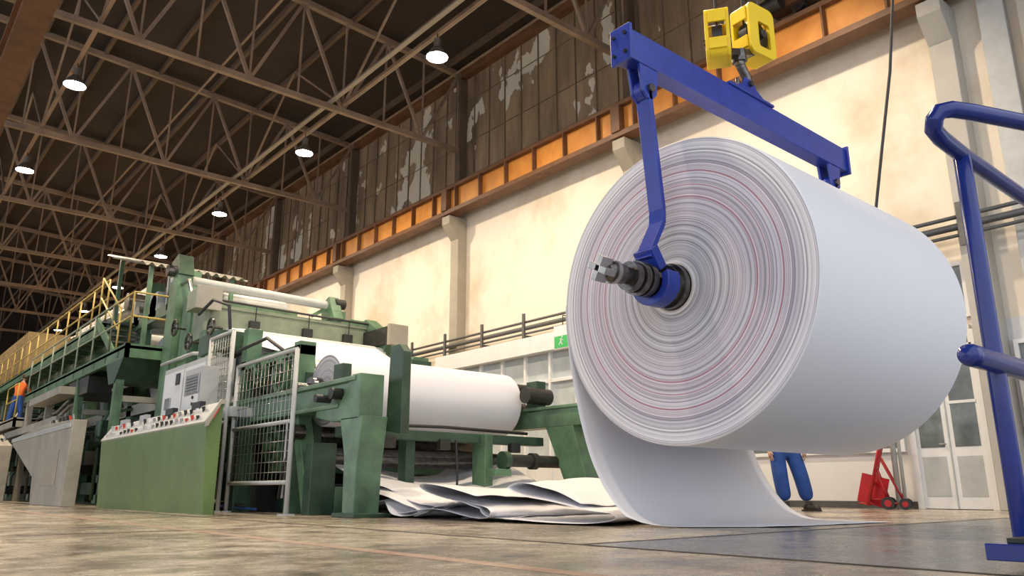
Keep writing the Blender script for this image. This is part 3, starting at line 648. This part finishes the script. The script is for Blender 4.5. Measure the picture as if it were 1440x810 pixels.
b=MB('electrical_wall_box'); b.box(WX-.3,WX-.085,3.45,3.9,1.2,2.2,WHITE); b.box(WX-.32,WX-.3,3.5,3.85,1.3,2.1,LGREY); b.finish(bevel=.01)
b=MB('wall_pipe_run')
for z,r in ((4.55,.06),(4.72,.035),(4.4,.03)): b.tube([(13.5,-3.5,z),(13.5,30,z)],r,PIPE,10)
y=-3
while y<30:
    b.box(13.42,13.48,y,y+.08,4.2,4.95,PIPE)
    if not any(abs(y-Y)<.5 for Y in COLY): b.box(13.48,13.99,y,y+.05,4.3,4.36,PIPE)
    y+=1.83
for y,r in ((5.9,.045),(5.8,.03)): b.tube([(13.42,y,0),(13.42,y,4.5)],r,LGREY,10)
b.finish()
e=empty('office_booth',(13.3,16,0))
b=MB('booth_frame')
b.box(12.7,13.35,12.7,18.4,3.62,4.05,WHITE); b.box(12.9,13.0,12.8,18.3,0,1.0,WHITE); b.box(12.95,12.98,12.8,18.3,1.0,3.62,GLASSL)
y=12.8
while y<18.4: b.box(12.86,13.02,y-.04,y+.04,0,3.62,WHITE); y+=.92
for z in (1.0,2.0,2.9): b.box(12.87,13.01,12.8,18.3,z-.04,z+.04,WHITE)
b.finish(parent=e,bevel=.006)
b=MB('exit_sign'); X=12.3
b.box(X,X+.12,12.45,12.95,3.5,4.05,WHITE)
b.box(X-.006,X,12.47,12.93,3.52,3.8,EGRN)
def bx(y0,z0,y1,z1,w): b.bar((X-.01,y0+.22,z0-.02),(X-.01,y1+.22,z1-.02),w,.006,WHITE,up=(1,0,0))
b.cyl((X-.008,12.66,3.77),(X-.014,12.66,3.77),.02,WHITE,10); bx(12.46,3.76,12.49,3.68,.03); bx(12.49,3.68,12.44,3.61,.02); bx(12.49,3.68,12.55,3.61,.02); bx(12.46,3.74,12.41,3.71,.016); bx(12.46,3.74,12.52,3.74,.016)
b.tube([(X+.06,12.7,4.05),(X+.06,12.7,4.3)],.012,BLACK,6); b.tube([(X+.06,12.7,4.3),(13.4,12.7,4.35)],.012,BLACK,6)
b.finish()

# hand truck
b=MB('hand_truck')
ux=V((.35,-.94,0)).normalized(); wy=V((.94,.35,0)).normalized()
o=V((13.2,6.3,.06)); tilt=.27
def hp(a,w,h):
    up=V((0,0,1))*math.cos(tilt)+ux*math.sin(tilt); bk=ux*math.cos(tilt)-V((0,0,1))*math.sin(tilt)
    return o+up*h+wy*w+bk*a
for w in (-.24,.24): b.tube([hp(0,w,0),hp(0,w,1.05),hp(.05,w*.8,1.2),hp(.08,w*.4,1.27),hp(.08,0,1.28)],.026,RED,8)
for h in (.1,.38,.66,.95): b.bar(hp(0,-.24,h),hp(0,.24,h),.02,.06,RED)
for w in (-.1,.1): b.bar(hp(0,w,.1),hp(0,w,.95),.02,.04,RED)
b.bar(hp(-.16,0,0.0),hp(.02,0,0.02),.48,.014,RED,up=(0,0,1))
b.bar(hp(.01,0,.02),hp(.01,0,.5),.46,.01,RED,up=(1,0,0))
for w in (-.2,.2): b.tube([hp(0,w,.62),hp(.16,w,.35),hp(.26,w,.18)],.018,RED,6); b.tube([hp(0,w,.1),hp(.26,w,.18)],.018,RED,6)
ax=o+ux*.3; ax.z=.1
for w in (-.28,.28):
    p=ax+wy*w; b.cyl(p-wy*.035,p+wy*.035,.1,BLACK,24); b.cyl(p-wy*.04,p+wy*.04,.055,RED,16)
    p2=p+ux*.25; p2.z=.09; b.cyl(p2-wy*.03,p2+wy*.03,.09,BLACK,20); b.cyl(p2-wy*.035,p2+wy*.035,.045,RED,12)
b.tube([ax-wy*.28,ax+wy*.28],.012,STEEL,8)
for w in (-.2,.2): q=ax+wy*w; q2=q+ux*.25; q2.z=.09; b.tube([q,q2],.018,RED,6); b.tube([q2,hp(0,w,.85)],.018,RED,6); b.tube([hp(.26,w,.18),q],.018,RED,6)
b.finish()

# blue tubular cart
b=MB('tubular_push_cart')
top=[(5.2,.25,1.86),(4.3,.63,1.86),(3.72,.88,1.86),(3.42,1.0,1.86),(3.33,1.045,1.86),(3.29,1.08,1.85),(3.28,1.1,1.82),(3.31,1.12,1.79),(3.38,1.12,1.77),(3.6,1.12,1.76),(4.4,1.12,1.76),(5.2,1.12,1.76)]
b.tube(top,.036,BLUE2,16)
b.tube([(3.6,1.12,1.76),(3.6,1.12,.08)],.036,BLUE2,16)
b.tube([(4.9,1.12,1.76),(4.9,1.12,.08)],.036,BLUE2,16); b.tube([(4.9,.38,1.86),(4.9,.38,.08)],.036,BLUE2,16)
b.tube([(3.27,1.1,.81),(3.3,1.1,.81),(5.0,1.1,.81)],.045,BLUE2,16); b.lathe((3.27,1.1,.81),(-1,0,0),[(0,.045),(.02,.04),(.035,.025),(.042,0)],BLUE2,16)
b.box(3.3,5.2,.3,1.16,.05,.11,BLUE2)
b.box(3.35,5.1,.4,1.1,.11,.13,DARK)
for x in (3.45,5.0):
    for y in (.42,1.02): b.cyl((x,y-.03,.06),(x,y+.03,.06),.06,BLACK,20)
b.finish(bevel=.006)

# ------------------------------------------------------------ people
SKIN=mat('skin',(.55,.33,.23),.5); HAIR=mat('hair_dark',(.03,.02,.015),.6); BOOT=mat('work_boot',(.035,.03,.028),.5)
CBLUE=mat('workwear_blue',(.02,.085,.36),.7,var=.35,vscale=9,bump=.6,bscale=7); CORG=mat('shirt_orange',(.8,.16,.02),.7,var=.15,vscale=9)
def person(name,loc,J,topm,legm,face=1):
    e=empty(name,loc); rot=Matrix.Rotation(-.7044,4,'Z')
    names=list(J); idx={n:i for i,n in enumerate(names)}
    E=[('pelvis','belly'),('belly','chest'),('chest','neck'),('neck','headb'),('chest','shL'),('shL','elL'),('elL','wrL'),('chest','shR'),('shR','elR'),('elR','wrR'),('pelvis','hipL'),('hipL','knL'),('knL','anL'),('pelvis','hipR'),('hipR','knR'),('knR','anR')]
    me=bpy.data.meshes.new('body'); me.from_pydata([J[n][0] for n in names],[(idx[a],idx[c]) for a,c in E],[])
    ob=bpy.data.objects.new('body',me); bpy.context.collection.objects.link(ob)
    sk=ob.modifiers.new('skin','SKIN'); sk.use_smooth_shade=True
    for n in names:
        s=me.skin_vertices[0].data[idx[n]]; r=J[n][1]; s.radius=r if isinstance(r,tuple) else (r,r); s.use_root=(n=='pelvis')
    ob.modifiers.new('ss','SUBSURF').levels=2
    dg=bpy.context.evaluated_depsgraph_get(); nm=bpy.data.meshes.new_from_object(ob.evaluated_get(dg)); bpy.data.objects.remove(ob)
    nm.materials.clear()
    for m in (topm,legm,SKIN): nm.materials.append(m)
    hz=J['pelvis'][0][2]+.06
    segs=[(V(J[a][0]),V(J[c][0]),a,c) for a,c in E]
    for f in nm.polygons:
        p=f.center; best=None
        for a,c2,na,nc in segs:
            d=c2-a; t=max(0,min(1,(p-a).dot(d)/d.length_squared)); dd=(p-a-d*t).length
            if best is None or dd<best[0]: best=(dd,na,nc)
        k=0
        if best[2][:2] in('hi','kn','an'): k=1
        elif best[1]=='pelvis' and p.z<hz: k=1
        elif best[1]=='neck': k=2
        f.material_index=k; f.use_smooth=True
    o=bpy.data.objects.new('body',nm); bpy.context.collection.objects.link(o); o.parent=e; o.matrix_local=rot
    b=MB('head_and_extremities')
    hc=V(J['headb'][0])+V((0,-.015*face,.09))
    F=-face
    def ell(c,rx,ry,rz,m,n=16,k=10,cut=None):
        for i in range(k):
            for j in range(n):
                q=[]
                for (a,bb) in ((i,j),(i+1,j),(i+1,j+1),(i,j+1)):
                    th=math.pi*a/k; ph=2*math.pi*bb/n; q.append(V((rx*math.sin(th)*math.cos(ph),ry*math.sin(th)*math.sin(ph),rz*math.cos(th))))
                cc=sum(q,V())/4
                if cut and not cut(cc): continue
                q2=[]
                for w in q:
                    w=c+w
                    if not q2 or (w-q2[-1]).length>1e-6: q2.append(w)
                if (q2[0]-q2[-1]).length<1e-6: q2.pop()
                if len(q2)>2: b.face([b.bm.verts.new(w) for w in q2],m,True)
    ell(hc,.074,.095,.118,SKIN)
    ell(hc+V((0,-F*.008,.012)),.081,.1,.118,HAIR,cut=lambda w:(w.z>.045 or w.y*F<.0) and w.z>-.06)
    ell(hc+V((0,F*.05,-.07)),.045,.04,.04,SKIN,10,6)
    b.tube([hc+V((0,F*.088,.02)),hc+V((0,F*.108,-.02)),hc+V((0,F*.09,-.03))],.01,SKIN,6,rr=[.007,.014,.01])
    for s in (-1,1):
        ell(hc+V((s*.03,F*.083,.012)),.012,.008,.008,WHITE,8,5); ell(hc+V((s*.03,F*.09,.012)),.005,.004,.005,BLACK,6,4)
        ell(hc+V((s*.076,0,-.005)),.01,.02,.03,SKIN,8,5); b.tube([hc+V((s*.015,F*.09,.033)),hc+V((s*.045,F*.08,.035))],.004,HAIR,5)
    b.tube([hc+V((-.022,F*.088,-.055)),hc+V((0,F*.094,-.055)),hc+V((.022,F*.088,-.055))],.005,BTNR,5)
    for s,w,el in ((-1,'wrL','elL'),(1,'wrR','elR')):
        p=V(J[w][0]); d=(p-V(J[el][0])).normalized(); side=V((-s*.3,F,0)); side=(side-d*side.dot(d)).normalized(); nrm=d.cross(side).normalized()
        b.tube([p-d*.02,p+d*.03,p+d*.09],.03,SKIN,8,rr=[.027,.034,.03])
        for k,l in enumerate((.065,.075,.07,.055)):
            q=p+d*.085+side*(.03-.02*k); b.tube([q,q+d*l*.5+nrm*.006*s,q+d*l*.85+nrm*.022*s],.009,SKIN,6,rr=[.01,.009,.007])
        q=p+d*.03+side*.03; b.tube([q,q+d*.025+side*.025,q+d*.055+side*.03],.011,SKIN,6,rr=[.012,.011,.008])
    for w,s in (('anL',-1),('anR',1)):
        p=V(J[w][0]); t=V((s*.45,F,0)).normalized()
        p=V((p.x,p.y,.09)); zb=0
        q=[V((p.x,p.y,zb+.055))-t*.07,V((p.x,p.y,zb+.06)),V((p.x,p.y,zb+.05))+t*.1,V((p.x,p.y,zb+.045))+t*.18,V((p.x,p.y,zb+.035))+t*.22]
        b.tube(q,.05,BOOT,12,rr=[.045,.058,.055,.05,.025]); b.tube([V((p.x,p.y,zb+.05)),p+V((0,0,.05))],.06,BOOT,12)
        b.bar(V((p.x,p.y,zb+.012))-t*.1,V((p.x,p.y,zb+.012))+t*.21,.1,.024,BOOT)
    o2=b.finish(); o2.parent=e; o2.matrix_local=rot
    return e
J1={'pelvis':((-.12,.03,.98),(.16,.13)),'belly':((-.12,.03,1.12),(.15,.12)),'chest':((-.12,.03,1.34),(.17,.12)),'neck':((-.12,.02,1.5),.058),'headb':((-.12,.0,1.6),.055),
 'shL':((-.31,.03,1.4),.07),'elL':((-.38,.05,1.12),.05),'wrL':((-.37,-.04,.88),.035),'shR':((.07,.03,1.4),.07),'elR':((.15,.05,1.12),.05),'wrR':((.15,-.04,.88),.035),
 'hipL':((-.24,.03,.88),.13),'knL':((-.23,-.02,.5),.12),'anL':((-.17,.03,.14),.11),'hipR':((-.0,.03,.88),.13),'knR':((.09,-.01,.5),.12),'anR':((.18,.04,.14),.11)}
person('worker',(11.1,6.4,0),J1,CBLUE,CBLUE,1)
J2={'pelvis':((0,0,.96),(.14,.11)),'belly':((.02,0,1.1),(.14,.11)),'chest':((.06,.02,1.32),(.17,.12)),'neck':((.09,.03,1.48),.058),'headb':((.11,.04,1.58),.055),
 'shL':((-.11,-.0,1.38),.07),'elL':((-.1,.12,1.12),.05),'wrL':((.1,.25,1.08),.035),'shR':((.22,.04,1.38),.07),'elR':((.32,.16,1.14),.05),'wrR':((.36,.34,1.12),.035),
 'hipL':((-.09,0,.88),.1),'knL':((-.14,-.03,.5),.08),'anL':((-.2,-.02,.12),.07),'hipR':((.09,0,.88),.1),'knR':((.12,.06,.5),.08),'anR':((.12,.1,.12),.07)}
person('worker',(4.2,31.0,2.41),J2,CORG,CBLUE,-1)

# ------------------------------------------------------------ light, camera
w=bpy.data.worlds.new('world'); scene.world=w; w.use_nodes=True
bg=w.node_tree.nodes['Background']; bg.inputs[0].default_value=(.89,.93,1,1); bg.inputs[1].default_value=1.62
scene.view_settings.view_transform='Standard'; scene.view_settings.look='None'; scene.view_settings.exposure=0
cd=bpy.data.cameras.new('camera'); cam=bpy.data.objects.new('camera',cd); bpy.context.collection.objects.link(cam)
cd.sensor_width=36; cd.lens=36*1081/1440; cam.location=(0,0,.3); cam.rotation_euler=(math.pi/2+math.atan(285/1081),0,-.7044)
cd.clip_end=300; scene.camera=cam
